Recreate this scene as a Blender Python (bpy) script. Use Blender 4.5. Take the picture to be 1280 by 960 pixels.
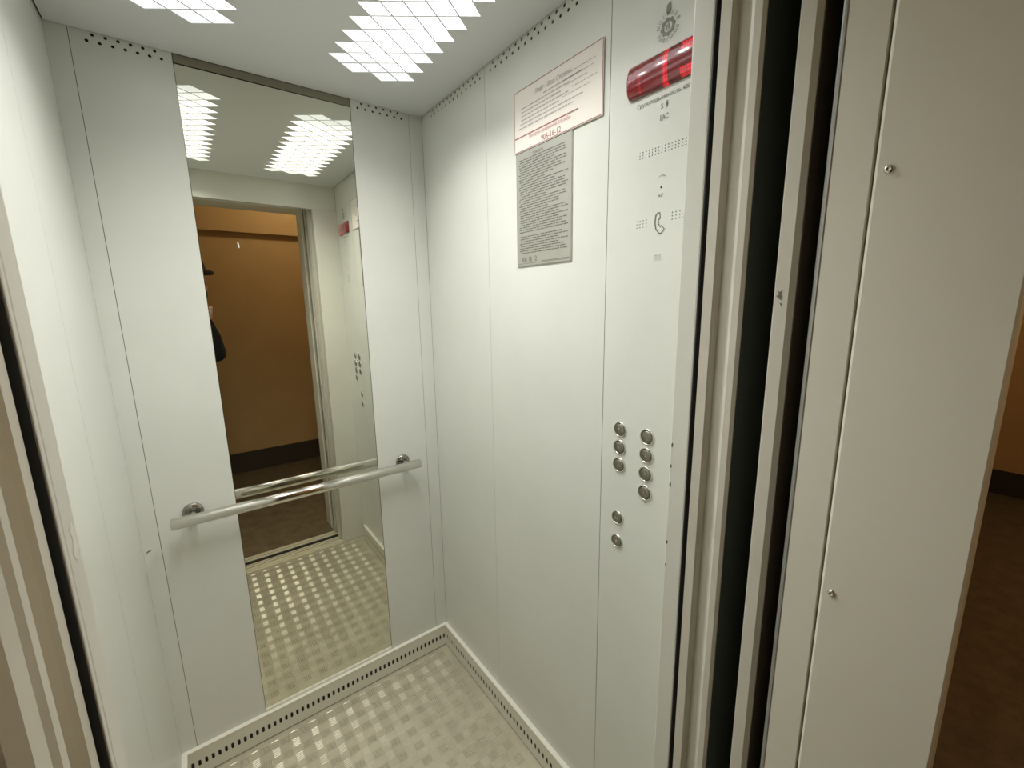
import bpy, bmesh, math, random
from mathutils import Vector, Matrix
from mathutils.geometry import delaunay_2d_cdt

for o in list(bpy.data.objects): bpy.data.objects.remove(o)
scene = bpy.context.scene
col = scene.collection
random.seed(7)

# ------------------------------------------------------------------ camera
CAM = Vector((-0.748, -1.5113, 1.457)); YAW, PITCH, ROLL, FPX = .6399, -.1857, -.0162, 539.2269
fw = Vector((math.sin(YAW)*math.cos(PITCH), math.cos(YAW)*math.cos(PITCH), math.sin(PITCH)))
r0 = Vector((math.cos(YAW), -math.sin(YAW), 0)); u0 = r0.cross(fw)
rt = r0*math.cos(ROLL) + u0*math.sin(ROLL); up = -r0*math.sin(ROLL) + u0*math.cos(ROLL)
cd = bpy.data.cameras.new('camera'); cam = bpy.data.objects.new('camera', cd); col.objects.link(cam)
m = Matrix((rt, up, -fw)).transposed().to_4x4(); m.translation = CAM; cam.matrix_world = m
cd.sensor_width = 36.0; cd.lens = FPX/1280*36.0; cd.clip_start = .005; cd.clip_end = 60
scene.camera = cam

# ------------------------------------------------------------------ world, exposure
w = bpy.data.worlds.new('world'); scene.world = w; w.use_nodes = True
w.node_tree.nodes['Background'].inputs[0].default_value = (.02, .019, .016, 1)
w.node_tree.nodes['Background'].inputs[1].default_value = .25
vs = scene.view_settings
vs.view_transform = 'Standard'; vs.look = 'None'; vs.gamma = 1.0; vs.use_curve_mapping = False
vs.exposure = 0.1
LAMP = 1.5            # radiance of the ceiling panes
SPOTW = 4.5            # watts of each added unseen spot below the panes
HALLW = 36.           # radiance of the glass on the added hall lamps

# ------------------------------------------------------------------ dimensions (metres)
H, W, D = 2.1, .925, 1.115         # cabin: right wall x=0, back wall y=0, floor z=0
OR_, OL = -.125, -.825             # door opening edges of the cabin front
DOORH = 1.975
HALLY, HALLX = -2.89, 3.95

# ------------------------------------------------------------------ materials
def mat(name, color, rough=.5, metal=0., noise=None, bump=0., spec=.5, emit=None, coat=0., scale=6., stretch=None):
    M = bpy.data.materials.new(name); M.use_nodes = True
    nt = M.node_tree; b = nt.nodes['Principled BSDF']
    b.inputs['Base Color'].default_value = (*color, 1); b.inputs['Roughness'].default_value = rough
    b.inputs['Metallic'].default_value = metal; b.inputs['Specular IOR Level'].default_value = spec
    b.inputs['Coat Weight'].default_value = coat
    if emit: b.inputs['Emission Color'].default_value = (*emit[0], 1); b.inputs['Emission Strength'].default_value = emit[1]
    if noise or bump:
        tc = nt.nodes.new('ShaderNodeTexCoord'); n = nt.nodes.new('ShaderNodeTexNoise')
        n.inputs['Scale'].default_value = scale; n.inputs['Detail'].default_value = 6; n.inputs['Roughness'].default_value = .65
        if stretch:
            mp = nt.nodes.new('ShaderNodeMapping'); mp.inputs['Scale'].default_value = stretch
            nt.links.new(tc.outputs['Object'], mp.inputs[0]); nt.links.new(mp.outputs[0], n.inputs['Vector'])
        else: nt.links.new(tc.outputs['Object'], n.inputs['Vector'])
        if noise:
            c2, lo, hi = noise
            cr = nt.nodes.new('ShaderNodeValToRGB')
            cr.color_ramp.elements[0].position = lo; cr.color_ramp.elements[1].position = hi
            cr.color_ramp.elements[0].color = (*c2, 1); cr.color_ramp.elements[1].color = (*color, 1)
            nt.links.new(n.outputs['Fac'], cr.inputs[0]); nt.links.new(cr.outputs[0], b.inputs['Base Color'])
        if bump:
            bp = nt.nodes.new('ShaderNodeBump'); bp.inputs['Strength'].default_value = bump; bp.inputs['Distance'].default_value = .002
            nt.links.new(n.outputs['Fac'], bp.inputs['Height']); nt.links.new(bp.outputs[0], b.inputs['Normal'])
    return M
M = {}
M['paint'] = mat('panel_paint', (.69, .705, .645), .30, noise=((.655, .67, .61), .35, .6), scale=3.)
M['ceil'] = mat('ceiling_paint', (.73, .745, .75), .40)
M['front'] = mat('front_paint', (.72, .72, .645), .34, noise=((.68, .675, .595), .35, .6), scale=3.)
M['doorp'] = mat('door_paint', (.67, .645, .545), .38, noise=((.58, .545, .45), .30, .58), scale=5.)
M['frame'] = mat('frame_paint', (.80, .775, .645), .40, noise=((.765, .735, .605), .30, .6), scale=3.)
M['dooroutA'] = mat('door_outer_dark', (.055, .06, .05), .5)
M['dooroutB'] = mat('door_outer_brown', (.10, .07, .04), .5)
M['backing'] = mat('dark_sheet', (.02, .02, .018), .7)
M['base'] = mat('baseboard_paint', (.70, .68, .57), .35)
M['ledge'] = mat('baseboard_ledge_paint', (.82, .80, .68), .35)
M['chrome'] = mat('chrome', (.68, .665, .62), .12, 1.)
M['chromedark'] = mat('dark_chrome', (.34, .335, .30), .14, 1.)
M['steel'] = mat('brushed_steel', (.36, .35, .30), .32, 1., noise=((.28, .27, .23), .3, .7), scale=60.)
M['bright'] = mat('bright_steel', (.75, .74, .68), .2, 1.)
M['mirror'] = mat('mirror_silver', (.77, .77, .68), .0, 1.)
M['trimdark'] = mat('mirror_trim_steel', (.30, .28, .22), .22, 1.)
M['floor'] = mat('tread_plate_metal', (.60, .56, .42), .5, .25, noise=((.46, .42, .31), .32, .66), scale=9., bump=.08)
M['tread'] = mat('tread_bar_metal', (.66, .62, .49), .36, .42, noise=((.50, .46, .34), .3, .65), scale=14.)
M['sill'] = mat('sill_aluminium', (.86, .82, .62), .42, .2, noise=((.62, .57, .40), .35, .6), scale=16., stretch=(1, 6, 1))
M['print'] = mat('print_grey', (.14, .14, .11), .6)
M['printsoft'] = mat('print_soft_grey', (.25, .25, .215), .6)
M['engrave'] = mat('engraved_fill', (.13, .13, .105), .6)
M['paperprint'] = mat('paper_print', (.44, .43, .41), .7)
M['red'] = mat('print_red', (.34, .12, .12), .6)
M['pink'] = mat('print_pink', (.62, .30, .31), .6)
M['paper'] = mat('paper', (.82, .775, .705), .55)
M['plate'] = mat('engraved_plate', (.46, .46, .405), .42, .35, noise=((.41, .41, .36), .3, .7), scale=8.)
M['logo'] = mat('logo_grey', (.24, .25, .205), .5)
M['black'] = mat('rubber_black', (.012, .012, .012), .5)
M['wallhall'] = mat('hall_wall_paint', (.66, .45, .205), .55, noise=((.60, .40, .18), .3, .65), scale=2.5)
M['beam'] = mat('hall_beam_paint', (.64, .43, .195), .55)
M['halldark'] = mat('hall_skirting_paint', (.06, .05, .035), .5)
M['hallfloor'] = mat('hall_floor_tile', (.20, .16, .095), .34, noise=((.12, .09, .05), .35, .65), scale=14.)
M['hallceil'] = mat('hall_ceiling_paint', (.55, .48, .36), .7)
M['concrete'] = mat('shaft_concrete', (.10, .095, .085), .9, noise=((.06, .055, .05), .3, .7), scale=9., bump=.3)
M['skin'] = mat('skin', (.62, .40, .28), .5)
M['jacket'] = mat('black_cloth', (.008, .008, .009), .8)
M['trouser'] = mat('trouser_cloth', (.02, .022, .03), .85)
M['hair'] = mat('hair', (.035, .02, .01), .55)
M['hat'] = mat('hat_felt', (.04, .024, .012), .85)
M['eye'] = mat('eye', (.75, .73, .70), .2)
M['lip'] = mat('lip', (.45, .2, .17), .5)
M['phone'] = mat('phone_shell', (.02, .02, .022), .3)
M['glass'] = mat('lens_glass', (.005, .005, .008), .05)
M['edgegrey'] = mat('frame_edge_metal', (.42, .43, .40), .35, .6)
M['smudge'] = mat('smudge_grime', (.16, .155, .12), .7)
M['chip'] = mat('chipped_metal', (.05, .05, .045), .6)
M['chiplight'] = mat('bare_bright_paint', (.86, .84, .76), .2)
M['lampwhite'] = mat('added_lamp_glass', (.8, .75, .6), .3, emit=((1, .80, .54), HALLW))
def pane_mat(n, s, c): return mat(n, (.8, .8, .8), .35, emit=(c, s))
PANES = [pane_mat('pane_dim', LAMP*.50, (.95, 1, 1.02)), pane_mat('pane_mid', LAMP*.66, (.97, 1, 1.01)), pane_mat('pane_full', LAMP, (1., .985, 1.0))]

# shade painted into the colour at every second tread mark, whose bars reflect darker
def tread_shade(Mx):
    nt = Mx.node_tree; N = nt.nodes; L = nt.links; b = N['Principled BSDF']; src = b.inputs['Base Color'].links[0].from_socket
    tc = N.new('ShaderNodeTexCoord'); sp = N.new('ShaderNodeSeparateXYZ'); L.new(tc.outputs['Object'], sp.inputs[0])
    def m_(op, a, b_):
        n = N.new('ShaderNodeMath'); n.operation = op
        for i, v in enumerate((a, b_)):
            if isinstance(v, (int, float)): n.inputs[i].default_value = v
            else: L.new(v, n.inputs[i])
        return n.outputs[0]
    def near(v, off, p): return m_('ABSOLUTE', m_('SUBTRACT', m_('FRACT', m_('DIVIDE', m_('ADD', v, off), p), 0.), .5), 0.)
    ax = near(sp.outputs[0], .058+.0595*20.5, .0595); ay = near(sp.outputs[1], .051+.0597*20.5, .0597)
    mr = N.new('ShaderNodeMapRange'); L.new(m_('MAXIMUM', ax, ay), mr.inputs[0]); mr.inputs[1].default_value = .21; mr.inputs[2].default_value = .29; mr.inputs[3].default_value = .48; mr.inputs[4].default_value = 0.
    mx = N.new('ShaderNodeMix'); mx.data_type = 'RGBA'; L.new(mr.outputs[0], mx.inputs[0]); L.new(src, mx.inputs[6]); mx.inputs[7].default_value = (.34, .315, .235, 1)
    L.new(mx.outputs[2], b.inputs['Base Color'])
tread_shade(M['floor'])
# LED display lens: dark red glossy plastic over a dot matrix
def led_material():
    Mx = bpy.data.materials.new('red_display_lens'); Mx.use_nodes = True; nt = Mx.node_tree; N = nt.nodes; L = nt.links
    b = N['Principled BSDF']; b.inputs['Base Color'].default_value = (.16, .008, .012, 1); b.inputs['Roughness'].default_value = .13
    b.inputs['Coat Weight'].default_value = 1.; b.inputs['Coat Roughness'].default_value = .12
    tc = N.new('ShaderNodeTexCoord'); sp = N.new('ShaderNodeSeparateXYZ'); L.new(tc.outputs['Object'], sp.inputs[0])
    def math_(op, a, b_=None, c=None):
        n = N.new('ShaderNodeMath'); n.operation = op
        for i, v in enumerate((a, b_, c)):
            if v is None: continue
            if isinstance(v, (int, float)): n.inputs[i].default_value = v
            else: L.new(v, n.inputs[i])
        return n.outputs[0]
    y, z = sp.outputs[1], sp.outputs[2]
    def cell(v, p):
        f = math_('FRACT', math_('MULTIPLY', v, 1/p)); return math_('SUBTRACT', f, .5)
    cy, cz = cell(y, .0052), cell(z, .0062)
    d = math_('SQRT', math_('ADD', math_('MULTIPLY', cy, cy), math_('MULTIPLY', cz, cz)))
    dot = math_('LESS_THAN', d, .38)
    def band(v, a, b_): return math_('MULTIPLY', math_('GREATER_THAN', v, a), math_('LESS_THAN', v, b_))
    one = band(y, -.997, -.986)
    right = math_('MULTIPLY', band(y, -1.07, -1.022), math_('MAXIMUM', band(z, 1.838, 1.852), band(z, 1.876, 1.893)))
    left = math_('MULTIPLY', band(y, -.940, -.934), band(z, 1.84, 1.875))
    on = math_('MINIMUM', math_('ADD', math_('ADD', one, right), math_('MULTIPLY', left, .35)), 1.)
    inner = band(z, 1.842, 1.89)
    faint = math_('MULTIPLY', math_('MULTIPLY', dot, inner), .07)
    st = math_('ADD', math_('MULTIPLY', math_('MULTIPLY', on, math_('ADD', math_('MULTIPLY', dot, .6), .4)), .62), faint)
    b.inputs['Emission Color'].default_value = (1., .005, .03, 1); L.new(st, b.inputs['Emission Strength'])
    return Mx
M['led'] = led_material()

# ------------------------------------------------------------------ helpers
def link(name, me, parent=None, material=None, smooth=False):
    o = bpy.data.objects.new(name, me); col.objects.link(o)
    if parent: o.parent = parent
    if material is not None:
        me.materials.clear(); me.materials.append(M[material] if isinstance(material, str) else material)
    if smooth:
        for p in me.polygons: p.use_smooth = True
    return o
def fin(bm, name, material, parent=None, smooth=False):
    bmesh.ops.recalc_face_normals(bm, faces=bm.faces)
    me = bpy.data.meshes.new(name); bm.to_mesh(me); bm.free()
    return link(name, me, parent, material, smooth)
def add_box(bm, x0, x1, y0, y1, z0, z1, bev=0.):
    b2 = bmesh.new()
    bmesh.ops.create_cube(b2, size=1)
    for v in b2.verts: v.co = Vector(((x0+x1)/2+v.co.x*(x1-x0), (y0+y1)/2+v.co.y*(y1-y0), (z0+z1)/2+v.co.z*(z1-z0)))
    if bev: bmesh.ops.bevel(b2, geom=b2.edges[:], offset=bev, segments=2, affect='EDGES', profile=.5)
    tmp = bpy.data.meshes.new('t'); b2.to_mesh(tmp); b2.free(); bm.from_mesh(tmp); bpy.data.meshes.remove(tmp)
def box(name, dims, material, parent=None, bev=0.):
    bm = bmesh.new(); add_box(bm, *dims, bev=bev); return fin(bm, name, material, parent)
def prism(name, poly, z0, z1, material, parent=None):
    """plan polygon (x,y) extruded in z"""
    bm = bmesh.new()
    a = [bm.verts.new((x, y, z0)) for x, y in poly]; b = [bm.verts.new((x, y, z1)) for x, y in poly]
    n = len(poly)
    bm.faces.new(a); bm.faces.new(b[::-1])
    for i in range(n): bm.faces.new((a[i], a[(i+1) % n], b[(i+1) % n], b[i]))
    return fin(bm, name, material, parent)
def tube_bm(bm, pts, r, seg=16, caps=True):
    pts = [Vector(p) for p in pts]; rings = []
    for i, p in enumerate(pts):
        t = (pts[min(i+1, len(pts)-1)]-pts[max(i-1, 0)]).normalized()
        a = t.orthogonal().normalized() if i == 0 else (prev - t*prev.dot(t)).normalized()
        prev = a; b = t.cross(a)
        rr = r[i] if isinstance(r, (list, tuple)) else r
        rings.append([bm.verts.new(p+(a*math.cos(2*math.pi*k/seg)+b*math.sin(2*math.pi*k/seg))*rr) for k in range(seg)])
    for A, B in zip(rings, rings[1:]):
        for k in range(seg): bm.faces.new((A[k], A[(k+1) % seg], B[(k+1) % seg], B[k]))
    if caps: bm.faces.new(rings[0][::-1]); bm.faces.new(rings[-1])
def tube(name, pts, r, material, parent=None, seg=16):
    bm = bmesh.new(); tube_bm(bm, pts, r, seg); o = fin(bm, name, material, parent, True)
    return o
def lathe(name, prof, centre, axis, material, parent=None, seg=28):
    """profile (radius, height along axis)"""
    ax = Vector(axis).normalized(); a = ax.orthogonal().normalized(); b = ax.cross(a); c = Vector(centre)
    bm = bmesh.new(); rings = []
    for r, h in prof:
        if r < 1e-6: rings.append([bm.verts.new(c+ax*h)])
        else: rings.append([bm.verts.new(c+ax*h+(a*math.cos(2*math.pi*k/seg)+b*math.sin(2*math.pi*k/seg))*r) for k in range(seg)])
    for A, B in zip(rings, rings[1:]):
        for k in range(seg):
            q = [A[k % len(A)], A[(k+1) % len(A)], B[(k+1) % len(B)], B[k % len(B)]]
            f = list(dict.fromkeys(q))
            if len(f) > 2: bm.faces.new(f)
    return fin(bm, name, material, parent, True)
def inside(p, poly):
    x, y = p; c = False; n = len(poly)
    for i in range(n):
        x1, y1 = poly[i]; x2, y2 = poly[(i+1) % n]
        if (y1 > y) != (y2 > y) and x < (x2-x1)*(y-y1)/(y2-y1)+x1: c = not c
    return c
def plate(name, outer, holes, thick, fmap, material, parent=None):
    """flat sheet with real cut-outs; fmap(u, v, depth) -> xyz, depth 0 at the visible face"""
    vs_, ed = [], []
    for poly in [outer]+holes:
        s = len(vs_); vs_ += [Vector(p) for p in poly]; ed += [(s+i, s+(i+1) % len(poly)) for i in range(len(poly))]
    ov, oe, of, *_ = delaunay_2d_cdt(vs_, ed, [], 0, 1e-7)
    boxes = [(min(p[0] for p in h), max(p[0] for p in h), min(p[1] for p in h), max(p[1] for p in h), h) for h in holes]
    keep = []
    for f in of:
        c = (sum(ov[i].x for i in f)/len(f), sum(ov[i].y for i in f)/len(f))
        if not inside(c, outer): continue
        if any(b[0] <= c[0] <= b[1] and b[2] <= c[1] <= b[3] and inside(c, b[4]) for b in boxes): continue
        keep.append(list(f))
    verts = [fmap(v.x, v.y, 0) for v in ov]+[fmap(v.x, v.y, thick) for v in ov]; n = len(ov); faces = []; cnt = {}
    for f in keep:
        faces.append(f); faces.append([i+n for i in reversed(f)])
        for i in range(len(f)):
            a, b = f[i], f[(i+1) % len(f)]; k = (min(a, b), max(a, b)); cnt.setdefault(k, []).append((a, b))
    for k, l in cnt.items():
        if len(l) == 1: a, b = l[0]; faces.append([b, a, a+n, b+n])
    bm = bmesh.new(); bv = [bm.verts.new(v) for v in verts]
    for f in faces: bm.faces.new([bv[i] for i in f])
    loose = [v for v in bm.verts if not v.link_faces]
    bmesh.ops.delete(bm, geom=loose, context='VERTS')
    return fin(bm, name, material, parent)
def circ(u, v, r, n=10): return [(u+r*math.cos(2*math.pi*k/n), v+r*math.sin(2*math.pi*k/n)) for k in range(n)]
def slot(u, v, w_, h, n=4):
    r = w_/2; p = []
    for k in range(n+1): a = math.pi*k/n; p.append((u+r*math.cos(a), v+h/2-r+r*math.sin(a)))
    for k in range(n+1): a = math.pi+math.pi*k/n; p.append((u+r*math.cos(a), v-h/2+r+r*math.sin(a)))
    return p
def rect(u0, u1, v0, v1): return [(u0, v0), (u1, v0), (u1, v1), (u0, v1)]
def tag(o, label, cat, group=None, kind=None):
    o['label'] = label; o['category'] = cat
    if group: o['group'] = group
    if kind: o['kind'] = kind
    return o
def struct(o, label, cat): return tag(o, label, cat, kind='structure')
def empty(name, loc=(0, 0, 0)):
    o = bpy.data.objects.new(name, None); col.objects.link(o); o.location = loc; o.empty_display_size = .05; return o
def text_mesh(body, size, align='LEFT', bold=0.):
    c = bpy.data.curves.new('txt', 'FONT'); c.body = body; c.size = 1.; c.align_x = align; c.resolution_u = 3; c.offset = bold/size; c.fill_mode = 'NONE'
    o = bpy.data.objects.new('txt', c); col.objects.link(o)
    me = bpy.data.meshes.new_from_object(o.evaluated_get(bpy.context.evaluated_depsgraph_get()))
    bpy.data.objects.remove(o); bpy.data.curves.remove(c)
    # fill the glyph outlines by winding number (overlapping strokes stay solid)
    nxt = {e.vertices[0]: e.vertices[1] for e in me.edges}; co = [v.co.xy.copy() for v in me.vertices]; loops = []; seen = set()
    adj = {}
    for e in me.edges: a, b = e.vertices; adj.setdefault(a, []).append(b); adj.setdefault(b, []).append(a)
    for st in range(len(co)):
        if st in seen or st not in adj: continue
        lp = [st]; seen.add(st); cur = st+1 if st+1 in adj[st] else adj[st][0]
        while cur not in seen:
            lp.append(cur); seen.add(cur); n_ = [q for q in adj[cur] if q not in seen]
            if not n_: break
            cur = n_[0]
        if len(lp) > 2: loops.append([co[i] for i in lp])
    bpy.data.meshes.remove(me)
    pv, pe = [], []
    for lp in loops:
        b0 = len(pv); pv += lp; pe += [(b0+i, b0+(i+1) % len(lp)) for i in range(len(lp))]
    ov, oe, of, *_ = delaunay_2d_cdt(pv, pe, [], 0, 1e-6)
    bxs = [(min(p.x for p in lp), max(p.x for p in lp), min(p.y for p in lp), max(p.y for p in lp), lp) for lp in loops]
    def wind(x, y):
        n_ = 0
        for x0, x1, y0, y1, lp in bxs:
            if not (x0 <= x <= x1 and y0 <= y <= y1): continue
            for i in range(len(lp)):
                a, b = lp[i], lp[(i+1) % len(lp)]
                if (a.y > y) != (b.y > y) and x < (b.x-a.x)*(y-a.y)/(b.y-a.y)+a.x: n_ += 1 if b.y > a.y else -1
        return n_
    fs = [f for f in of if wind(sum(ov[i].x for i in f)/3, sum(ov[i].y for i in f)/3)]
    me = bpy.data.meshes.new('txt'); me.from_pydata([(v.x*size, v.y*size, 0) for v in ov], [], fs)
    bm_ = bmesh.new(); bm_.from_mesh(me); bmesh.ops.delete(bm_, geom=[v for v in bm_.verts if not v.link_faces], context='VERTS')
    bmesh.ops.delete(bm_, geom=[e for e in bm_.edges if not e.link_faces], context='EDGES'); bm_.to_mesh(me); bm_.free()
    return me
# on the right wall the reader looks along +x: text runs towards -y
def RW(x): return lambda u, v: (x, -u, v)
def flat_polys(name, polys, fm, material, parent, extra=None):
    bm = bmesh.new()
    for p in polys: bm.faces.new([bm.verts.new(fm(*q)) for q in p])
    me = bpy.data.meshes.new(name); bm.to_mesh(me); bm.free(); return link(name, me, parent, material)
def wall_text(name, body, y, z, size, material, parent, x=-.0008, align='LEFT', bold=0., slant=0., xs=1.):
    me = text_mesh(body, size, align, bold)
    for v in me.vertices: v.co = Vector((x, y-(v.co.x*xs+slant*v.co.y), z+v.co.y))
    return link(name, me, parent, material)

# ------------------------------------------------------------------ CABIN SHELL
GAP, T = .0006, .0015
# back wall: dark backing sheet + steel panels
wb = box('wall_back', (-W-.02, .02, .008, .02, -.02, 2.14), 'backing'); struct(wb, 'back wall of the lift cabin in pale painted steel panels', 'wall')
fmB = lambda u, v, d: (u, d, v)
S1, ML, MR, S2 = -.8845, -.693, -.2465, -.049
def perf(u0, u1, n):
    st = (u1-u0)/(n-1); h = [circ(u0+st*k, 2.0800, .0036) for k in range(n)]
    return h+[circ(u0+st*(k+.5), 2.0945, .0036) for k in range(n-1)]
plate('panel', rect(-W, S1-GAP, 0, 2.1035), [], T, fmB, 'paint', wb)
plate('panel', rect(S1+GAP, ML-GAP, 0, 2.1035), perf(-.854, -.716, 7), T, fmB, 'paint', wb)
plate('panel', rect(MR+GAP, S2-GAP, 0, 2.1035), perf(-.223, -.076, 7), T, fmB, 'paint', wb)
plate('panel', rect(S2+GAP, -.0005, 0, 2.1035), [], T, fmB, 'paint', wb)
# right wall
wr = box('wall_right', (.008, .02, -D-.03, .008, -.02, 2.14), 'backing'); struct(wr, 'right wall of the lift cabin carrying the notices and buttons', 'wall')
fmR = lambda u, v, d: (d, -u, v)
S3, S4 = .401, .857
h1 = [circ(.074+.0253*k, 2.081, .0039) for k in range(13)]+[circ(.0865+.0253*k, 2.0955, .0039) for k in range(12)]
h2 = [circ(.430+.0253*k, 2.081, .0039) for k in range(15)]+[circ(.4425+.0253*k, 2.0955, .0039) for k in range(14)]
plate('panel', rect(.0005, S3-GAP, 0, 2.1035), h1, T, fmR, 'paint', wr)
plate('panel', rect(S3+GAP, S4-GAP*1.3, 0, 2.1035), h2, T, fmR, 'paint', wr)
# left wall
wl = box('wall_left', (-W-.02, -W-.008, -D-.03, .008, -.02, 2.14), 'backing'); struct(wl, 'left wall of the lift cabin in pale painted steel', 'wall')
fmL = lambda u, v, d: (-W-d, -u, v)
plate('panel', rect(.0005, S3-GAP, 0, 2.1035), h1, T, fmL, 'paint', wl)
plate('panel', rect(S3+GAP, S4-GAP, 0, 2.1035), h2, T, fmL, 'paint', wl)
plate('panel', rect(S4+GAP, D, 0, 2.1035), [], T, fmL, 'paint', wl)
scr = flat_polys('scratch', [[(.0, .0), (.006, .004), (.013, .0065), (.0135, .0085), (.005, .007)]], lambda u, v: (-.920+u, -.0006, .777+v), 'chip', wb)
# front wall: two returns and header, 32 mm thick
wf = box('wall_front', (-W, 0, -D-.032, -D, DOORH, 2.1035), 'front', bev=.0015); struct(wf, 'front wall of the lift cabin around the door opening', 'wall')
box('return_panel', (OR_, .006, -D-.032, -D, 0, DOORH), 'front', wf, .0025)
box('return_panel', (-W-.006, OL, -D-.032, -D, 0, DOORH), 'front', wf, .0025)
box('gap_shade', (OR_+.001, .006, -D-.0335, -D-.032, 0, DOORH), 'black', wf)  # black strip put in as the shade of the door gap
box('return_lip', (OL-.006, OL, -D-.0385, -D-.0315, 0, DOORH), 'front', wf, .0012)
box('gap_shade', (OL-.030, OL-.0008, -D-.0405, -D-.0385, 0, DOORH), 'black', wf)  # same painted gap shade behind the left lip
box('gap_shade', (-W-.006, OL-.006, -D-.0335, -D-.032, 0, DOORH), 'black', wf)
# worn spots along the return edge beside the buttons
for k, (z, s) in enumerate([(1.216, 1.), (1.180, .8), (1.146, 1.), (1.040, .9), (.998, .6)]):
    flat_polys('paint_chip', [[(0, 0), (.0022*s, .001), (.0026*s, .007*s), (.001*s, .0085*s), (-.0004, .005*s)]],
               lambda u, v, z=z: (OR_-.0004, -D-.0028-u, z+v), 'chip', wf)
flat_polys('bare_patch', [[(0, 0), (.012, -.002), (.018, .006), (.011, .014), (.016, .022), (.006, .028), (.001, .016)]],
           lambda u, v: (OL+.00015, -D-.0055-u*.9, 1.296+v), 'chiplight', wf)

# floor: tread plate with raised five-bar marks
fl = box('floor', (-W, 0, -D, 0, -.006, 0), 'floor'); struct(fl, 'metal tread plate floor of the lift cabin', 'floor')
bm = bmesh.new()
def bar(cx, cy, dx, dy):
    L_, w_, h = .0130, .0017, .0011
    n = (-dy, dx); P = []
    for (a, b, z) in [(-L_, 0, 0), (-L_*.7, -w_, 0), (L_*.7, -w_, 0), (L_, 0, 0), (L_*.7, w_, 0), (-L_*.7, w_, 0), (-L_*.72, 0, h), (L_*.72, 0, h)]:
        P.append(bm.verts.new((cx+a*dx+b*n[0], cy+a*dy+b*n[1], z)))
    for f in [(0, 1, 6), (1, 2, 7, 6), (2, 3, 7), (3, 4, 7), (4, 5, 6, 7), (5, 0, 6)]: bm.faces.new([P[i] for i in f])
for i in range(16):
    for j in range(19):
        for (ox, oy, dx, dy) in ((0, 0, 1, 0), (-.03, -.03, 0, 1)):
            cx, cy = -.028-.0595*i+ox, -.021-.0597*j+oy
            for k in range(5):
                o_ = (k-2)*.0066; px, py = cx-dy*o_, cy+dx*o_
                if -W+.03 < px < -.03 and -D+.02 < py < -.028: bar(px, py, dx, dy)
tr = fin(bm, 'tread_pattern', 'tread', fl); tr['kind'] = 'stuff'

# skirting boards with ventilation slots
def skirting(name, length, fmap, fbox, n0, step, label):
    n = int((length-n0-.02)/step)
    o = plate(name, rect(.0, length, .004, .0945), [slot(n0+step*k, .0475, .0080, .0215) for k in range(n+1)], .0015, fmap, 'base')
    struct(o, label, 'skirting')
    fbox('top_ledge', 0, length, .0945, .0975, 'ledge', o)
    return o
b_ = .014
o = skirting('baseboard_back', W, lambda u, v, d: (-u, -b_+d, v), lambda n, a, b, z0, z1, m_, p: box(n, (-b, -a, -b_-.001, .0, z0, z1), m_, p, .0006), .022, .0176, 'slotted white skirting along the foot of the back wall')
box('slot_shade', (-W, 0, -b_+.005, -b_+.006, .002, .093), 'backing', o)  # dark strip put in as the shade inside the slots
o = skirting('baseboard_right', D-.05, lambda u, v, d: (-b_+d, -u, v), lambda n, a, b, z0, z1, m_, p: box(n, (-b_-.001, .0, -b, -b_-.0012, z0, z1), m_, p, .0003), .030, .0190, 'slotted white skirting along the foot of the right wall')
box('slot_shade', (-b_+.005, -b_+.006, -D+.052, -.014, .002, .093), 'backing', o)
o = skirting('baseboard_left', D-.05, lambda u, v, d: (-W+b_-d, -u, v), lambda n, a, b, z0, z1, m_, p: box(n, (-W, -W+b_+.001, -b, -b_-.0012, z0, z1), m_, p, .0003), .030, .0190, 'slotted white skirting along the foot of the left wall')
box('slot_shade', (-W+b_-.006, -W+b_-.005, -D+.052, -.014, .002, .093), 'backing', o)

# ------------------------------------------------------------------ ceiling with diamond cut-outs and two lights
AX, AY, BX, BY = .0415, -.0285, .0415, .0308
def cells(x0, dy):
    out = []
    for r in range(-9, 8):
        for i in range(5):
            l = Vector((x0+AX*i, -.465+dy+.0593*r+AY*i))
            f = l+Vector((AX, AY)); rr = l+Vector((AX+BX, AY+BY)); b = l+Vector((BX, BY))
            if b.y <= -.160+dy and f.y >= -.972+dy: out.append((l, f, rr, b, r, i))
    return out
def shrink(q, s):
    c = sum(q, Vector((0, 0)))/4
    return [tuple(c+(p-c)*s) for p in q]
lampcells = [cells(-.371, 0), cells(-.820, -.008)]
holes = [shrink(c[:4], .935) for L in lampcells for c in L]
ce = plate('ceiling', rect(-W+.003, -.003, -D+.001, -.003), holes, .0012, lambda u, v, d: (u, v, H+d), 'ceil')
struct(ce, 'pale grey steel ceiling of the lift cabin with diamond cut-outs', 'ceiling')
box('roof_pan', (-W-.02, .02, -D-.03, .02, 2.18, 2.19), 'backing', ce)
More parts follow.
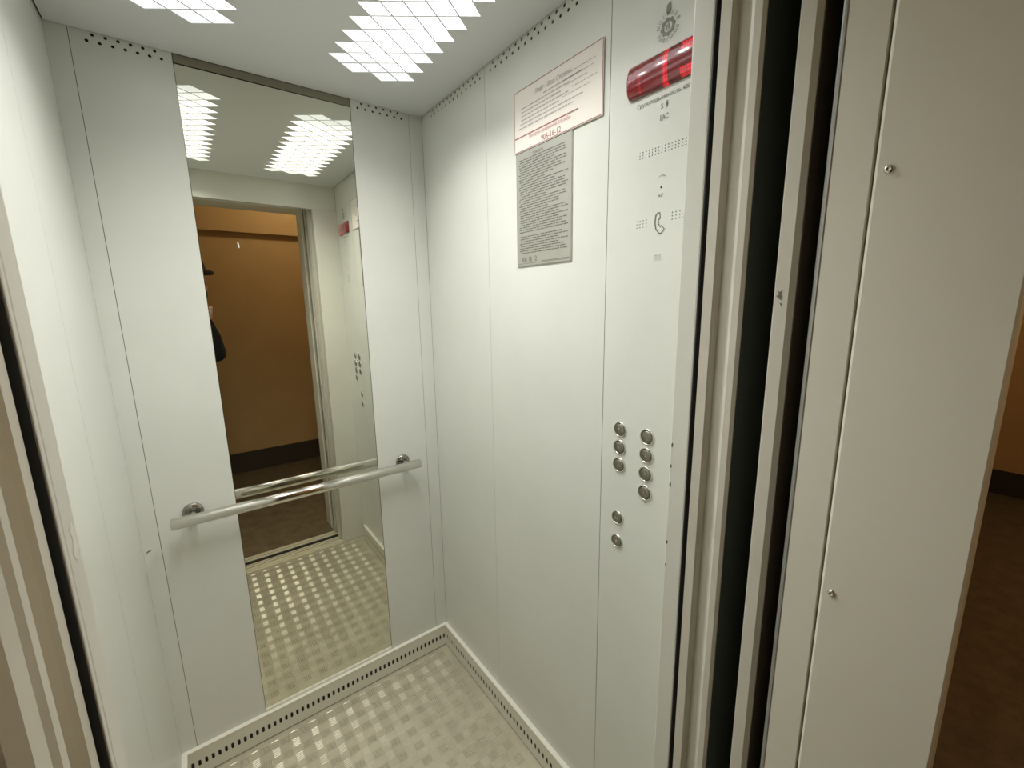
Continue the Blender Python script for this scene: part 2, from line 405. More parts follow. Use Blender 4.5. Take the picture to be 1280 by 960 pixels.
for L, lab in zip(lampcells, ('grid of glowing diamond panes in the ceiling nearer the control panel', 'grid of glowing diamond panes in the ceiling nearer the left wall')):
    cx = sum(c[0].x for c in L)/len(L); cy = sum(c[0].y for c in L)/len(L)
    lt = empty('ceiling_light', (cx, cy, H+.0015)); tag(lt, lab, 'ceiling light', 'diamond ceiling lights')
    base = L[0]
    q = [p-base[0] for p in base[:4]]; meshes = []
    for pm in PANES:
        bm = bmesh.new(); s = shrink(q, .99)
        a = [bm.verts.new((x, y, 0)) for x, y in s]; b = [bm.verts.new((x, y, .002)) for x, y in s]
        bm.faces.new(a); bm.faces.new(b[::-1])
        for k in range(4): bm.faces.new((a[k], b[k], b[(k+1) % 4], a[(k+1) % 4]))
        bmesh.ops.recalc_face_normals(bm, faces=bm.faces)
        me = bpy.data.meshes.new('diffuser_pane'); bm.to_mesh(me); bm.free(); me.materials.append(pm); meshes.append(me)
    for c in L:
        bk = c[3].y; fr = c[1].y
        lev = 0 if bk > -.20 else (1 if bk > -.245 or fr < -.95 else 2)
        p = bpy.data.objects.new('diffuser_pane', meshes[lev]); col.objects.link(p); p.parent = lt
        p.location = (c[0].x-cx, c[0].y-cy, 0)
    # added spots without a visible source: wide downward beams from under the panes
    inner = 1 if L is lampcells[0] else 3
    for k, c in enumerate(L):
        if c[5] != inner or c[4] % 2 or c[3].y > -.2: continue
        ld = bpy.data.lights.new('added_spot', 'SPOT'); ld.energy = SPOTW; ld.spot_size = math.radians(133); ld.spot_blend = 1.; ld.shadow_soft_size = 0.; ld.color = (1, .985, .97)
        lo = bpy.data.objects.new('added_spot', ld); col.objects.link(lo); lo.parent = lt; lo.location = (c[1].x-cx, c[1].y-cy, -.004)

# ------------------------------------------------------------------ mirror
mi = empty('wall_mirror', (-.47, 0, .1)); tag(mi, 'tall narrow mirror set between the back wall panels', 'mirror')
def put(o, root):
    o.parent = root; o.matrix_parent_inverse = Matrix.Translation(-root.location); return o
put(box('mirror_glass', (ML+.0012, MR-.0012, .0006, .004, .108, 2.0765), 'mirror'), mi)
put(box('bottom_trim', (ML+.001, MR-.001, -.0035, .004, .0985, .1075), 'ledge', bev=.0008), mi)
put(box('top_trim', (ML+.001, MR-.001, -.001, .004, 2.0785, 2.1035), 'trimdark', bev=.0006), mi)
put(box('edge_strip', (ML-.0004, ML+.0010, -.0004, .004, .108, 2.0765), 'trimdark'), mi)
put(box('edge_strip', (MR-.0010, MR+.0004, -.0004, .004, .108, 2.0765), 'trimdark'), mi)
o = flat_polys('white_mark', [[(0, 0), (.0035, -.004), (.0045, -.013), (.003, -.019), (.001, -.012)]], lambda u, v: (-.602+u, -.0002, 1.643+v), 'chiplight', None); put(o, mi)  # small pale mark on the mirror glass

# ------------------------------------------------------------------ handrail
hr = empty('handrail', (-.48, 0, .868)); tag(hr, 'round chrome handrail across the mirror', 'handrail')
RY, RZ = -.060, .868
bm = bmesh.new(); tube_bm(bm, [(-.8515, RY, RZ), (-.850, RY, RZ), (-.107, RY, RZ), (-.1055, RY, RZ)], [.0145, .0162, .0162, .0145], 28)
put(fin(bm, 'rail', 'chrome', None, True), hr)
for sx in (-.800, -.152):
    put(lathe('mounting_flange', [(0, 0), (.0255, 0), (.0265, .002), (.0265, .006), (.024, .009), (.014, .0105), (0, .0105)], (sx, 0, RZ+.002), (0, -1, 0), 'chromedark'), hr)
    put(tube('bracket', [(sx, -.008, RZ+.002), (sx, -.03, RZ+.002), (sx, RY+.006, RZ)], .0095, 'chromedark', None, 16), hr)

# ------------------------------------------------------------------ control panel column on the right wall
cp = empty('control_panel', (0, -.99, 0)); tag(cp, 'full-height white control panel with floor buttons and red display', 'control panel')
holes = []
for k in range(16):
    for j in range(3): holes.append(circ(.9365+.0070*k, 1.7285+.0052*j, .0013, 6))
for k in range(4):
    for j in range(3):
        holes.append(circ(.935+.0073*k, 1.6005+.0062*j, .0013, 6)); holes.append(circ(1.014+.0077*k, 1.6055+.0062*j, .0013, 6))
for k in range(6):
    for j in range(4): holes.append(circ(.9785+.0028*k, 1.5345+.0030*j, .0009, 6))
fp = plate('faceplate', rect(S4+GAP*1.3, D-.001, 0, 2.1035), holes, T, fmR, 'paint'); put(fp, cp)
put(box('faceplate_backing', (.004, .006, -D, -S4, 0, 2.1), 'backing'), cp)
# display lens, bulging
def display():
    bm = bmesh.new(); n = 14; z0, z1 = 1.837, 1.897; ys = [-.9065, -.9085, -.912, -1.062, -1.0655, -1.0675]; sc = [.80, .93, 1, 1, .93, .80]
    rows = []
    for y, s in zip(ys, sc):
        row = []
        for k in range(n+1):
            a = math.pi*k/n; zc = (z0+z1)/2
            row.append(bm.verts.new((-.0002-.0125*math.sin(a)**.7*(s if s < 1 else 1), y, zc-math.cos(a)*(z1-z0)/2*s)))
        rows.append(row)
    for A, B in zip(rows, rows[1:]):
        for k in range(n): bm.faces.new((A[k], A[k+1], B[k+1], B[k]))
    for R_ in (rows[0], rows[-1]): bm.faces.new(R_)
    return fin(bm, 'floor_display', 'led', None, True)
dsp = display(); put(dsp, cp); dsp['label'] = 'glossy red floor display'
# lettering
put(wall_text('lettering', 'Грузоподъемность 400 кг', -.9265, 1.8195, .0100, 'print', None, xs=1.0, bold=.00012), cp)
put(wall_text('lettering', '5', -.979, 1.8035, .0115, 'print', None), cp)
# little person symbol
put(flat_polys('person_symbol', [circ(.9925, 1.8128, .0014, 8), [(.9902, 1.811), (.9948, 1.811), (.9942, 1.806), (.9935, 1.803), (.9915, 1.803), (.9908, 1.806)]], RW(-.0008), 'print', None), cp)
put(wall_text('lettering', 'EAC', -.9785, 1.7835, .0135, 'print', None, xs=.72, bold=.0002), cp)
# maker's emblem: cog wheel, tower, ring lettering
def gear(cu, cv):
    polys = []; n = 48; ro = []; ri = []
    for k in range(n):
        a = 2*math.pi*k/n; r = .0150 if (k % 6) < 3 else .0132
        ro.append((cu+r*math.cos(a), cv+r*math.sin(a))); ri.append((cu+.0082*math.cos(a), cv+.0082*math.sin(a)))
    for k in range(n): j = (k+1) % n; polys.append([ro[k], ro[j], ri[j], ri[k]])
    for a0 in (-.0032, .0012): polys.append(rect(cu+a0, cu+a0+.0021, cv-.0042, cv+.0042))
    polys.append(rect(cu-.0012, cu+.0012, cv+.0008, cv+.0024)); polys.append(rect(cu-.0015, cu+.001, cv-.0064, cv-.0052)); polys.append(rect(cu-.001, cu+.0015, cv+.0052, cv+.0064))
    polys.append([(cu-.0042, cv+.0215), (cu+.0048, cv+.0215), (cu+.0046, cv+.0365), (cu+.003, cv+.038), (cu-.002, cv+.0362), (cu-.004, cv+.0335)])
    return polys
EU, EV = .987, 1.9335
put(flat_polys('emblem', gear(EU, EV), RW(-.0008), 'logo', None), cp)
def arc_text(s, r, a0, a1, size, flip):
    obs = []
    for k, ch in enumerate(s):
        a = a0+(a1-a0)*k/(len(s)-1)
        me = text_mesh(ch, size, 'CENTER', .0002); th = (a+math.pi/2) if flip else (a-math.pi/2)
        for v in me.vertices:
            x, y = v.co.x, v.co.y-size*.35
            u = EU+r*math.cos(a)+x*math.cos(th)-y*math.sin(th); q = EV+r*math.sin(a)+x*math.sin(th)+y*math.cos(th)
            v.co = Vector((-.0008, -u, q))
        obs.append(me)
    bm = bmesh.new()
    for me in obs: bm.from_mesh(me); bpy.data.meshes.remove(me)
    me = bpy.data.meshes.new('emblem_lettering'); bm.to_mesh(me); bm.free()
    return link('emblem_lettering', me, None, 'logo')
put(arc_text('МОГИЛЕВ', .0205, math.radians(165), math.radians(15), .0085, False), cp)
put(arc_text('ЛИФТМАШ', .0205, math.radians(205), math.radians(335), .0085, True), cp)
# thin arc, dot and small mark above the handset
arc = []
for k in range(10):
    a = math.radians(150-12*k); w2 = .0004+.0010*k/9
    arc.append(((.989+.0105*math.cos(a), 1.678+.0105*math.sin(a)), (.989+(.0105-w2)*math.cos(a), 1.678+(.0105-w2)*math.sin(a))))
put(flat_polys('alarm_symbol', [[arc[k][0], arc[k+1][0], arc[k+1][1], arc[k][1]] for k in range(9)], RW(-.0007), 'printsoft', None), cp)
put(lathe('indicator_lens', [(0, .0012), (.0012, .0010), (.0018, .0004), (.0020, -.0005)], (0, -.9875, 1.667), (-1, 0, 0), 'glass', None, 12), cp)
put(flat_polys('key_symbol', [circ(.9845, 1.6525, .0020, 8), [(.9875, 1.650), (.9890, 1.650), (.9925, 1.656), (.9908, 1.656)]], RW(-.0007), 'printsoft', None), cp)
# telephone handset outline
hs = [(-.0075, .0150), (-.0035, .0185), (.0015, .0190), (.0025, .0085), (-.0015, .0062), (-.0012, -.0005), (.0035, -.0075), (.0060, -.0055), (.0125, -.0120), (.0060, -.0195), (.0015, -.0190), (-.0060, -.0105), (-.0088, .0015)]
def outline(pts, wd):
    n = len(pts); polys = []; nr = []
    for i in range(n):
        p0, p1, p2 = Vector(pts[i-1]), Vector(pts[i]), Vector(pts[(i+1) % n])
        t = ((p1-p0).normalized()+(p2-p1).normalized()).normalized(); nrm = Vector((-t.y, t.x)); nr.append((p1+nrm*wd/2, p1-nrm*wd/2))
    for i in range(n): j = (i+1) % n; polys.append([tuple(nr[i][0]), tuple(nr[j][0]), tuple(nr[j][1]), tuple(nr[i][1])])
    return polys
put(flat_polys('handset_symbol', [[(.986+a, 1.603+b) for a, b in q] for q in outline(hs, .0021)], RW(-.0008), 'print', None), cp)
# push buttons
proto = None
def button(y, z, sym, s=1.):
    global proto
    if proto is None:
        bmesh_ring = lathe('push_button', [(.0142, .0005), (.0148, .0026), (.0158, .0034), (.0168, .0028), (.0176, .0012), (.0178, 0), (.0160, -.0004)], (0, 0, 0), (-1, 0, 0), 'bright', None)
        cap = lathe('button_cap', [(.0136, -.0002), (.0134, .0020), (.0122, .0031), (.0065, .0036), (0, .0038)], (0, 0, 0), (-1, 0, 0), 'steel', None)
        groove = lathe('button_groove', [(.0152, .0004), (.0132, .0006), (.0130, .0001), (.0152, .0001)], (0, 0, 0), (-1, 0, 0), 'black', None)
        proto = (bmesh_ring, cap, groove); first = True
    else: first = False
    a, b, c = proto if first else [x.copy() for x in proto]
    if not first:
        for x in (a, b, c): col.objects.link(x)
    a.location = (0, y, z); a.scale = (1, s, s); a.parent = cp; a.matrix_parent_inverse = Matrix.Translation(-cp.location)
    for x in (b, c): x.parent = a; x.matrix_parent_inverse = Matrix.Identity(4)
    if isinstance(sym, str):
        me = text_mesh(sym, .0105, 'CENTER', .0003)
        for v in me.vertices: v.co = Vector((-.0042, -v.co.x, v.co.y-.0022))
        t = link('engraved_number', me, a, 'bright')
    else:
        t = flat_polys('engraved_symbol', sym, lambda u, v: (-.0042, -u, v), 'bright', a)
for z, s in ((1.1755, '6'), (1.134, '4'), (1.092, '2')): button(-.9098, z, s)
for z, s in ((1.1748, '7'), (1.134, '5'), (1.092, '3'), (1.050, '1')): button(-.981, z, s)
button(-.910, .963, [[(-.001, -.0045), (-.001, .0045), (-.006, 0)], [(.001, -.0045), (.001, .0045), (.006, 0)]], .95)
button(-.9105, .904, [[(-.0045, -.002), (.0045, -.002), (.003, 0), (.0025, .004), (0, .0055), (-.0025, .004), (-.003, 0)], circ(0, -.0038, .0012, 8)], .95)
put(flat_polys('main_floor_mark', [[(.9800, 1.0265), (.9840, 1.0265), (.9845, 1.0295), (.9822, 1.0305)]], RW(-.0008), 'printsoft', None), cp)

# ------------------------------------------------------------------ notices
def lines(y0, z0, pitch, spec, h, x, seed, jitter=.0):
    rnd = random.Random(seed); polys = []
    for k, (a, b) in enumerate(spec):
        if b <= a: continue
        u = y0+a; z = z0-pitch*k
        while u < y0+b-.004:
            l = min(rnd.uniform(.006, .024), y0+b-u); hh = h*rnd.uniform(.8, 1.15)
            polys.append(rect(u, u+l, z-hh/2, z+hh/2)); u += l+rnd.uniform(.0015, .0028)
    return polys
pln = empty('instruction_plate', (0, -.648, 1.553)); tag(pln, 'grey metal plate of small engraved rules fixed beneath the paper notice', 'sign')
put(box('plate_sheet', (-.0022, -.0002, -.7525, -.5435, 1.552, 1.8385), 'plate', bev=.0005), pln)
rnd = random.Random(3); spec = []
for k in range(44):
    if k in (0, 32): spec.append((0, 0))
    elif k in (10, 17, 22): spec.append((.014, rnd.uniform(.10, .13)))
    elif k > 40: spec.append((0, 0))
    else: spec.append((.012+rnd.choice((0, 0, .004)), rnd.choice((.190, .185, .175, .196, .188, .150, .165))))
put(flat_polys('engraved_lines', lines(.5435, 1.8235, .00592, spec, .0022, 0, 5), RW(-.0026), 'engrave', None), pln)
put(wall_text('engraved_title', 'ПРАВИЛА', -.611, 1.8215, .0085, 'engrave', None, x=-.0027, bold=.0002), pln)
put(wall_text('stamped_number', '906 16 12', -.562, 1.5640, .0185, 'print', None, x=-.0027, bold=.0006, xs=.86), pln)
brd = outline([(.5455, 1.554), (.7505, 1.554), (.7505, 1.8365), (.5455, 1.8365)], .0012)+[rect(.645, .746, 1.5615, 1.5625), rect(.548, .748, 1.5592, 1.5600)]
put(flat_polys('engraved_border', brd, RW(-.0025), 'engrave', None), pln)
nt_ = empty('paper_notice', (0, -.69, 1.84)); tag(nt_, 'white paper notice with red border and telephone number above the metal plate', 'notice')
put(box('sheet', (-.0036, -.0026, -.8415, -.5395, 1.8375, 1.9825), 'paper'), nt_)
bo = outline([(.5415, 1.8395), (.8395, 1.8395), (.8395, 1.9805), (.5415, 1.9805)], .0024)+[rect(.5415, .771, 1.8718, 1.8746)]
put(flat_polys('printed_border', bo, RW(-.0040), 'red', None), nt_)
put(flat_polys('printed_lines', lines(.5395, 1.9455, .0089, [(.115, .24), (.03, .205), (.03, .175), (.03, .20), (.03, .17), (.025, .245), (.02, .215)], .0030, 0, 9)
    + lines(.70, 1.955, .0105, [(.04, .12), (.02, .115), (.03, .10), (.05, .125), (.02, .11)], .0016, 0, 12), RW(-.0040), 'paperprint', None), nt_)
put(wall_text('printed_title', 'Лифт - Ваш Сервис', -.622, 1.9535, .0150, 'paperprint', None, x=-.0041, slant=.15, xs=.9), nt_)
put(wall_text('printed_caption', 'Телефон аварийной службы', -.597, 1.8615, .0118, 'pink', None, x=-.0041, slant=.15, xs=.92, bold=.0001), nt_)
put(wall_text('printed_number', '906-16-12', -.6455, 1.8425, .0185, 'red', None, x=-.0041, xs=.92, bold=.0005), nt_)

# ------------------------------------------------------------------ doors (slid open), sills, landing frame
DX = -.136
def mirror_x(p, c=-.964): return [(c-x, y) for x, y in p]      # the left leaves stand a few mm differently
cabprof = [(DX, -1.162), (DX, -1.1765), (DX+.003, -1.1785), (DX+.013, -1.1800), (DX+.014, -1.1925), (DX+.010, -1.1970), (DX+.003, -1.2010), (DX+.0005, -1.2060), (DX+.0005, -1.2150), (DX+.004, -1.219), (.20, -1.219), (.20, -1.162)]
landprof = [(DX-.001, -1.2605), (DX-.001, -1.2760), (DX+.004, -1.2820), (.20, -1.2820), (.20, -1.2590), (DX+.0005, -1.2590)]
for n, (prof, y0, lab) in enumerate([(cabprof, 0, 'cream inner lift door slid open beside the control panel'), (mirror_x(cabprof, -.965), 0, 'cream inner lift door slid open at the left edge'),
                      (landprof, 0, 'cream landing door edge slid open at the right'), (mirror_x(landprof, -.957), 0, 'cream landing door edge slid open at the left edge')]):
    d = prism('door_%d' % (n+1), prof, .006, DOORH+.03, 'doorp'); struct(d, lab, 'door')
    xs = sorted([p[0] for p in prof]); ys_ = [p[1] for p in prof]
    fx = (DX+.006, .20) if n in (0, 2) else (-.96-.20, (-.965 if n == 1 else -.957)-DX-.006)
    box('outer_face', (*fx, min(ys_)-.0012, min(ys_)-.0001, .006, DOORH+.03), 'dooroutA' if n < 2 else 'dooroutB', d)  # dark sheet over each leaf's outer face, brown on the landing doors
    far = .16 if n in (0, 2) else -1.11
    box('shoe', (far-.03, far+.03, sum(ys_)/len(ys_)-.004, sum(ys_)/len(ys_)+.004, -.006, .012), 'black', d)
    if n == 2:
        flat_polys('smudge', [[(0, 0), (.005, -.004), (.007, .002), (.0045, .006), (.006, .013), (.002, .009), (-.001, .012), (.001, .005), (-.003, .003)], [(.003, -.008), (.006, -.014), (.007, -.009)]],
                   lambda u, v: (DX-.0013, -1.2645-u*.8, 1.458+v*.8), 'smudge', d)
# cabin sill and landing sill
s = box('trim_1', (-W-.1, .1, -1.212, -D, -.03, -.001), 'sill', bev=.001); struct(s, 'worn metal door sill of the lift cabin', 'sill')
box('guide_groove', (-W-.1, .1, -1.1735, -1.1710, -.002, -.0006), 'backing', s)
box('guide_groove', (-W-.1, .1, -1.1965, -1.1945, -.002, -.0006), 'backing', s)
box('sill_gap_shade', (-W-.1, .1, -1.2495, -1.2125, -.008, -.005), 'backing', s)  # black slab stands in for the shade down the sill gap
s = box('trim_2', (-W-.1, .1, -1.302, -1.250, -.03, -.001), 'sill', bev=.001); struct(s, 'worn metal sill of the landing door', 'sill')
box('guide_groove', (-W-.1, .1, -1.2715, -1.2695, -.002, -.0006), 'backing', s)
# landing frame: reveal strip, bright edge and casing panel on each side
for n, sgn in ((3, 1), (4, -1)):
    f = (lambda p: p) if sgn > 0 else mirror_x
    side = 'right' if sgn > 0 else 'left'
    t = prism('trim_%d' % n, f([(DX, -1.3075), (DX, -1.3445), (DX+.004, -1.3455), (.02, -1.3455), (.02, -1.3075)]), -.001, 2.04, 'frame')
    struct(t, 'cream landing door frame on the %s with screwed casing panel' % side, 'door frame')
    prism('edge_profile', f([(DX+.001, -1.3015), (DX-.0005, -1.3035), (DX-.0005, -1.3060), (DX+.001, -1.3075), (.0, -1.3075), (.0, -1.3015)]), -.001, 2.04, 'edgegrey', t)
    prism('casing_panel', f([(DX+.002, -1.3475), (DX-.001, -1.3485), (DX-.0025, -1.3510), (DX-.0025, -1.4675), (DX-.0005, -1.4700), (DX+.03, -1.4700), (DX+.03, -1.3475)]), -.001, 2.043, 'frame', t)
    for z in (2.0, 1.5885, 1.0910, .594, .10):
        x = DX-.0025 if sgn > 0 else -.964-DX+.0025
        lathe('screw', [(.0048, 0), (.0046, .0012), (.0030, .0024), (.0016, .0027), (.0014, .0014), (0, .0014)], (x, -1.3605, z), (-sgn, 0, 0), 'bright', t, 14)
tp = box('trim_5', (OL-.05, OR_+.05, -1.470, -1.3015, 2.0, 2.06), 'frame', bev=.002); struct(tp, 'cream head piece of the landing door frame', 'door frame')
tp2 = box('trim_6', (-1.15, .2, -1.285, -1.155, 2.012, 2.10), 'backing'); struct(tp2, 'dark door track above the lift opening', 'door track')

# ------------------------------------------------------------------ shaft and hall
sw = box('wall_shaft', (.30, .39, -1.30, .10, -.3, 2.5), 'concrete'); struct(sw, 'dark concrete shaft wall behind the right door pocket', 'wall')
sw = box('wall_shaft_left', (-1.40, -1.30, -1.30, .10, -.3, 2.5), 'concrete'); struct(sw, 'dark concrete shaft wall behind the left door pocket', 'wall')
hw = box('wall_hall_lift_side', (.42, HALLX, -1.18, -1.10, 0, 2.6), 'wallhall'); struct(hw, 'hall wall surrounding the lift door', 'wall')
box('wall_section', (-2.6, -.84, -1.462, -1.31, 0, 2.6), 'wallhall', hw); box('wall_section', (-.84, -.106, -1.462, -1.31, 2.06, 2.6), 'wallhall', hw)
box('wall_section', (-.106, .42, -1.40, -1.31, 0, 2.6), 'wallhall', hw); box('wall_section', (.40, .42, -1.31, -1.10, 0, 2.6), 'wallhall', hw)
box('skirting_band', (.42, HALLX, -1.186, -1.18, 0, .18), 'halldark', hw)
hb = box('wall_hall_back', (-2.6, HALLX, HALLY-.1, HALLY, 0, 2.6), 'wallhall'); struct(hb, 'brown painted hall wall reflected in the mirror', 'wall')
box('skirting_band', (-2.6, HALLX, HALLY, HALLY+.006, .0, .18), 'halldark', hb)
bmO = box('beam', (-2.6, HALLX, HALLY, HALLY+.06, 2.07, 2.6), 'beam', hb)
hx = box('wall_hall_right', (HALLX, HALLX+.1, HALLY-.1, -1.1, 0, 2.6), 'wallhall'); struct(hx, 'yellow brown hall wall beyond the landing frame', 'wall')
box('skirting_band', (HALLX-.006, HALLX, HALLY, -1.186, 0, .18), 'halldark', hx)
hl = box('wall_hall_left', (-2.7, -2.6, HALLY-.1, -1.3, 0, 2.6), 'wallhall'); struct(hl, 'end wall of the hall to the left', 'wall')
box('skirting_band', (-2.6, -2.594, HALLY, -1.462, 0, .18), 'halldark', hl)
hf = box('floor_hall', (-2.7, HALLX+.1, HALLY-.1, -1.302, -.05, -.002), 'hallfloor'); box('floor_section', (.42, HALLX+.1, -1.302, -1.10, -.05, -.002), 'hallfloor', hf); struct(hf, 'dark brown hall floor outside the lift', 'floor')
hc = box('ceiling_hall', (-2.7, HALLX+.1, HALLY-.1, -1.1, 2.6, 2.7), 'hallceil'); struct(hc, 'ceiling of the hall outside the lift', 'ceiling')
HLX = .1  # two unseen lamps added to brighten the hall and landing frame
for hx_, lab in ((HLX, 'added unseen ceiling lamp of the hall nearest the lift door'), (2.7, 'added unseen ceiling lamp of the hall near its far right end')):
    lampH = empty('added_hall_lamp', (hx_, -2.2, 2.6)); tag(lampH, lab, 'lamp', 'added hall ceiling lamps')
    put(lathe('added_lamp_base', [(0, 0), (.075, 0), (.075, .02), (.06, .03), (0, .03)], (hx_, -2.2, 2.6), (0, 0, -1), 'steel'), lampH)
    put(lathe('added_lamp_shade', [(.07, .025), (.088, .05), (.090, .075), (.075, .105), (.045, .122), (0, .128)], (hx_, -2.2, 2.6), (0, 0, -1), 'lampwhite'), lampH)

# ------------------------------------------------------------------ photographer with phone (only an arm and hand show, at the mirror's left edge)
FD, RD = Vector((.60, .80, 0)), Vector((.80, -.60, 0))          # facing, and to the person's right
ph = empty('phone', tuple(CAM-fw*.012)); tag(ph, 'black phone held up in landscape in front of the lift door', 'phone')
pm = Matrix((rt, up, -fw)).transposed().to_4x4()
def phone_box(name, u0, u1, v0, v1, d0, d1, material, bev):
    bm = bmesh.new(); add_box(bm, u0, u1, v0, v1, d0, d1, bev)
    o = fin(bm, name, material, ph); o.matrix_basis = pm; return o
phone_box('shell', -.022, .148, -.050, .024, .000, .008, 'phone', .003)
phone_box('screen', -.019, .145, -.047, .021, .0079, .0084, 'glass', .0001)
phone_box('lens_bump', -.014, .014, -.014, .014, -.002, .001, 'phone', .0008)

pr = empty('person', (-.84, -2.0, 0)); tag(pr, 'person in black jacket holding up a phone outside the lift', 'person')
V = Vector
def flesh(name, material, voxel, capsules=(), blobs=(), smooth=3):
    """tapered limbs and ellipsoids melted into one continuous surface"""
    bm = bmesh.new()
    def ball(c, r, ax=None):
        t = bmesh.new(); bmesh.ops.create_uvsphere(t, u_segments=20, v_segments=14, radius=1)
        r = (r, r, r) if isinstance(r, (int, float)) else r
        A = Matrix((RD, FD, V((0, 0, 1)))).transposed().to_4x4()
        t.transform(Matrix.Translation(V(c)) @ A @ Matrix.Diagonal((*r, 1)))
        me = bpy.data.meshes.new('t'); t.to_mesh(me); t.free(); bm.from_mesh(me); bpy.data.meshes.remove(me)
    for ch_ in capsules:
        for (p, r), (q, r2) in zip(ch_, ch_[1:]):
            tube_bm(bm, [p, q], [r, r2], 16)
        for p, r in ch_: ball(p, r)
    for c, r in blobs: ball(c, r)
    bmesh.ops.recalc_face_normals(bm, faces=bm.faces)
    me = bpy.data.meshes.new(name); bm.to_mesh(me); bm.free()
    o = link(name, me, None, material)
    md = o.modifiers.new('melt', 'REMESH'); md.mode = 'VOXEL'; md.voxel_size = voxel; md.use_smooth_shade = True
    sm = o.modifiers.new('smooth', 'SMOOTH'); sm.factor = .5; sm.iterations = smooth
    m2 = bpy.data.meshes.new_from_object(o.evaluated_get(bpy.context.evaluated_depsgraph_get()))
    bpy.data.objects.remove(o); bpy.data.meshes.remove(me)
    return put(link(name, m2, None, material, True), pr)
Z = V((0, 0, 1))
pel = V((-.845, -2.01, .95)); waist = pel+V((0, .005, .15)); ch = pel+V((.01, .02, .34)); nk = V((-.79, -1.945, 1.43)); hd = V((-.700, -1.872, 1.600))
shR, shL = ch+RD*.165+Z*.075, ch-RD*.165+Z*.075
pa = CAM-fw*.048+rt*.176-up*.028                                   # right palm, at the phone's end
wrR = pa-fw*.035-up*.058+rt*.004; elR = V((-.622, -1.790, 1.176))
elL = shL+V((-.045, .03, -.275)); wrL = elL+V((.0, .10, -.225)); paL = wrL+V((.005, .025, -.07))
hip = {1: pel+RD*.085-Z*.04, -1: pel-RD*.085-Z*.04}
knee = {k: V((h.x, h.y, .50))+FD*.02 for k, h in hip.items()}; ank = {k: V((h.x, h.y, .085))-FD*.02 for k, h in hip.items()}
def hand(p, d, side, nrm, curl, thumb):
    out = [[(p-d*.030, .019), (p, .021)], [(p-d*.028+side*.012, .017), (p+d*.020+side*.027, .012)], [(p-d*.028-side*.012, .017), (p+d*.020-side*.027, .012)], [(p+d*.022-side*.026, .012), (p+d*.022+side*.026, .012)]]
    for k, L_ in zip((-1.5, -.5, .5, 1.5), (.068, .078, .073, .058)):
        b = p+d*.028+side*(.0190*k)
        a1 = b+(d*math.cos(curl*.5)+nrm*math.sin(curl*.5))*L_*.42
        a2 = a1+(d*math.cos(curl)+nrm*math.sin(curl))*L_*.33
        a3 = a2+(d*math.cos(curl*1.4)+nrm*math.sin(curl*1.4))*L_*.25
        out.append([(b, .0098), (a1, .0088), (a2, .0082), (a3, .0070)])
    out.append([(p-d*.012-side*.012, .014)]+[(q, r) for q, r in zip(thumb, (.0125, .0105, .0085))])
    return out
bodycaps = [[(pel, .115), (waist, .105), (ch, .115)], [(ch, .10), (shR, .055)], [(ch, .10), (shL, .055)], [(ch+Z*.06, .07), (nk, .050), (hd-Z*.05, .052)],
            [(shR, .052), (shR.lerp(elR, .6), .043), (elR, .038), (elR.lerp(wrR, .35), .038), (wrR, .025), (pa-fw*.02-up*.03, .022)],
            [(shL, .052), (shL.lerp(elL, .6), .043), (elL, .038), (elL.lerp(wrL, .35), .038), (wrL, .025), (paL-V((0, .01, -.03)), .022)]]
for k in (1, -1):
    toe = ank[k]+FD*.15-Z*.055
    bodycaps.append([(hip[k], .085), (knee[k], .055), (knee[k]-Z*.12-FD*.015, .055), (ank[k], .036), (ank[k]-Z*.045, .036)]); bodycaps.append([(ank[k]-Z*.04, .036), (toe, .028)])
bodycaps += hand(pa, fw, -up, -rt, 1.45, (pa+up*.030-rt*.006, pa+up*.034-rt*.030-fw*.0, pa+up*.028-rt*.056+fw*.004))
dL = V((.03, .12, -.99)).normalized(); sL = (FD-dL*FD.dot(dL)).normalized()
bodycaps += hand(paL, dL, -sL, RD, .55, (paL+sL*.030, paL+sL*.040+dL*.028+RD*.006, paL+sL*.038+dL*.052+RD*.014))
head = [(hd+Z*.028, (.076, .094, .090)), (hd-Z*.035+FD*.018, (.060, .070, .075)), (hd-Z*.072+FD*.045, (.032, .030, .026)), (hd+FD*.088-Z*.022, (.013, .018, .013)), (hd+FD*.080-Z*.002, (.009, .014, .026)),
        (hd+RD*.077-Z*.008, (.009, .018, .030)), (hd-RD*.077-Z*.008, (.009, .018, .030)), (hd+FD*.070+Z*.030, (.052, .020, .012)), (hd+FD*.074-Z*.052, (.022, .014, .008)), (hd+RD*.045+FD*.05-Z*.02, (.025, .025, .022)), (hd-RD*.045+FD*.05-Z*.02, (.025, .025, .022))]
flesh('body', 'skin', .0055, bodycaps, head, 4)
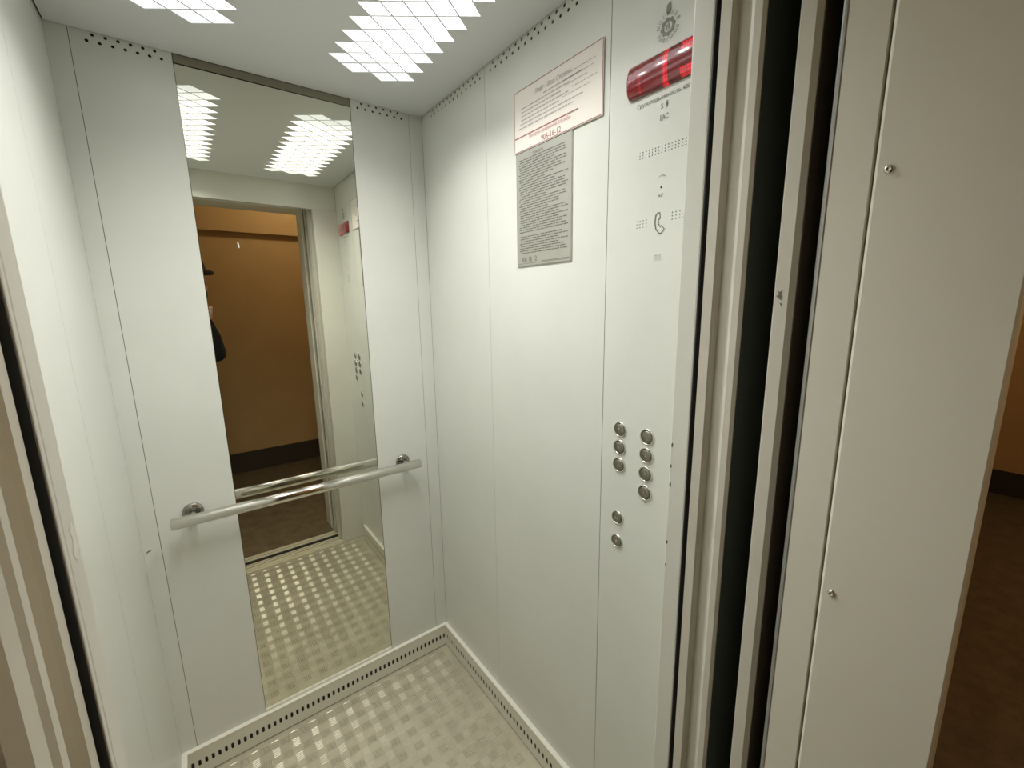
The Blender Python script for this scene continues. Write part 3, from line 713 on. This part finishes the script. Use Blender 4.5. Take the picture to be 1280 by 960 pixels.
flesh('jacket', 'jacket', .008, [[(pel-Z*.10, .140), (waist, .128), (ch, .140)], [(pel-Z*.10+RD*.05, .115), (waist+RD*.04, .11), (ch+RD*.06, .115)], [(pel-Z*.10-RD*.05, .115), (waist-RD*.04, .11), (ch-RD*.06, .115)],
      [(ch, .12), (shR, .070)], [(ch, .12), (shL, .070)], [(ch+Z*.06, .09), (nk-Z*.035, .066)],
      [(shR, .068), (shR.lerp(elR, .6), .060), (elR, .058), (elR.lerp(wrR, .5), .058), (wrR.lerp(elR, .10), .044)],
      [(shL, .068), (shL.lerp(elL, .6), .060), (elL, .055), (elL.lerp(wrL, .5), .048), (wrL.lerp(elL, .08), .038)]], (), 5)
flesh('trousers', 'trouser', .009, [[(pel, .135), (pel-Z*.05, .135)]]+[[(hip[k], .105), (knee[k], .075), (knee[k]-Z*.12, .070), (ank[k]+Z*.0, .058)] for k in (1, -1)], (), 5)
for k in (1, -1):
    a = ank[k]
    flesh('shoe', 'black', .006, [[(V((a.x, a.y, .046))-FD*.035, .044), (V((a.x, a.y, .048))+FD*.03, .046), (V((a.x, a.y, .040))+FD*.12, .040), (V((a.x, a.y, .036))+FD*.165, .034)]], (), 4)
hair = [(hd+Z*.030-FD*.022, (.090, .098, .094)), (hd-Z*.045-FD*.050, (.078, .052, .085))]
flesh('hair', 'hair', .006, [[(hd+RD*s*.080+Z*.02-FD*.012, .022), (hd+RD*s*.086-Z*.06-FD*.012, .024), (hd+RD*s*.082-Z*.115-FD*.01, .016)] for s in (-1, 1)], hair, 3)
put(lathe('hat', [(.136, -.014), (.139, .004), (.116, .012), (.100, .018), (.0975, .03), (.090, .068), (.062, .086), (0, .090), (0, .078), (.085, .06), (.095, .0), (.136, -.014)], hd+V((0, 0, .078))-FD*.012, (0, 0, 1), 'hat'), pr)
for s in (-1, 1):
    put(lathe('eye', [(0, .011), (.0055, .0095), (.0095, .0055), (.011, 0), (.0095, -.0055), (0, -.011)], hd+FD*.078+RD*.031*s+Z*.006, FD, 'eye', None, 14), pr)
    put(lathe('iris', [(0, .0016), (.0045, .0010), (.005, 0)], hd+FD*.0878+RD*.031*s+Z*.005, FD, 'black', None, 12), pr)
mo = box('mouth', (-.021, .021, -.004, .004, -.004, .004), 'lip', None, .003)
mo.data.transform(Matrix.Translation(hd+FD*.0855-Z*.052) @ Matrix((RD, FD, Z)).transposed().to_4x4()); put(mo, pr)
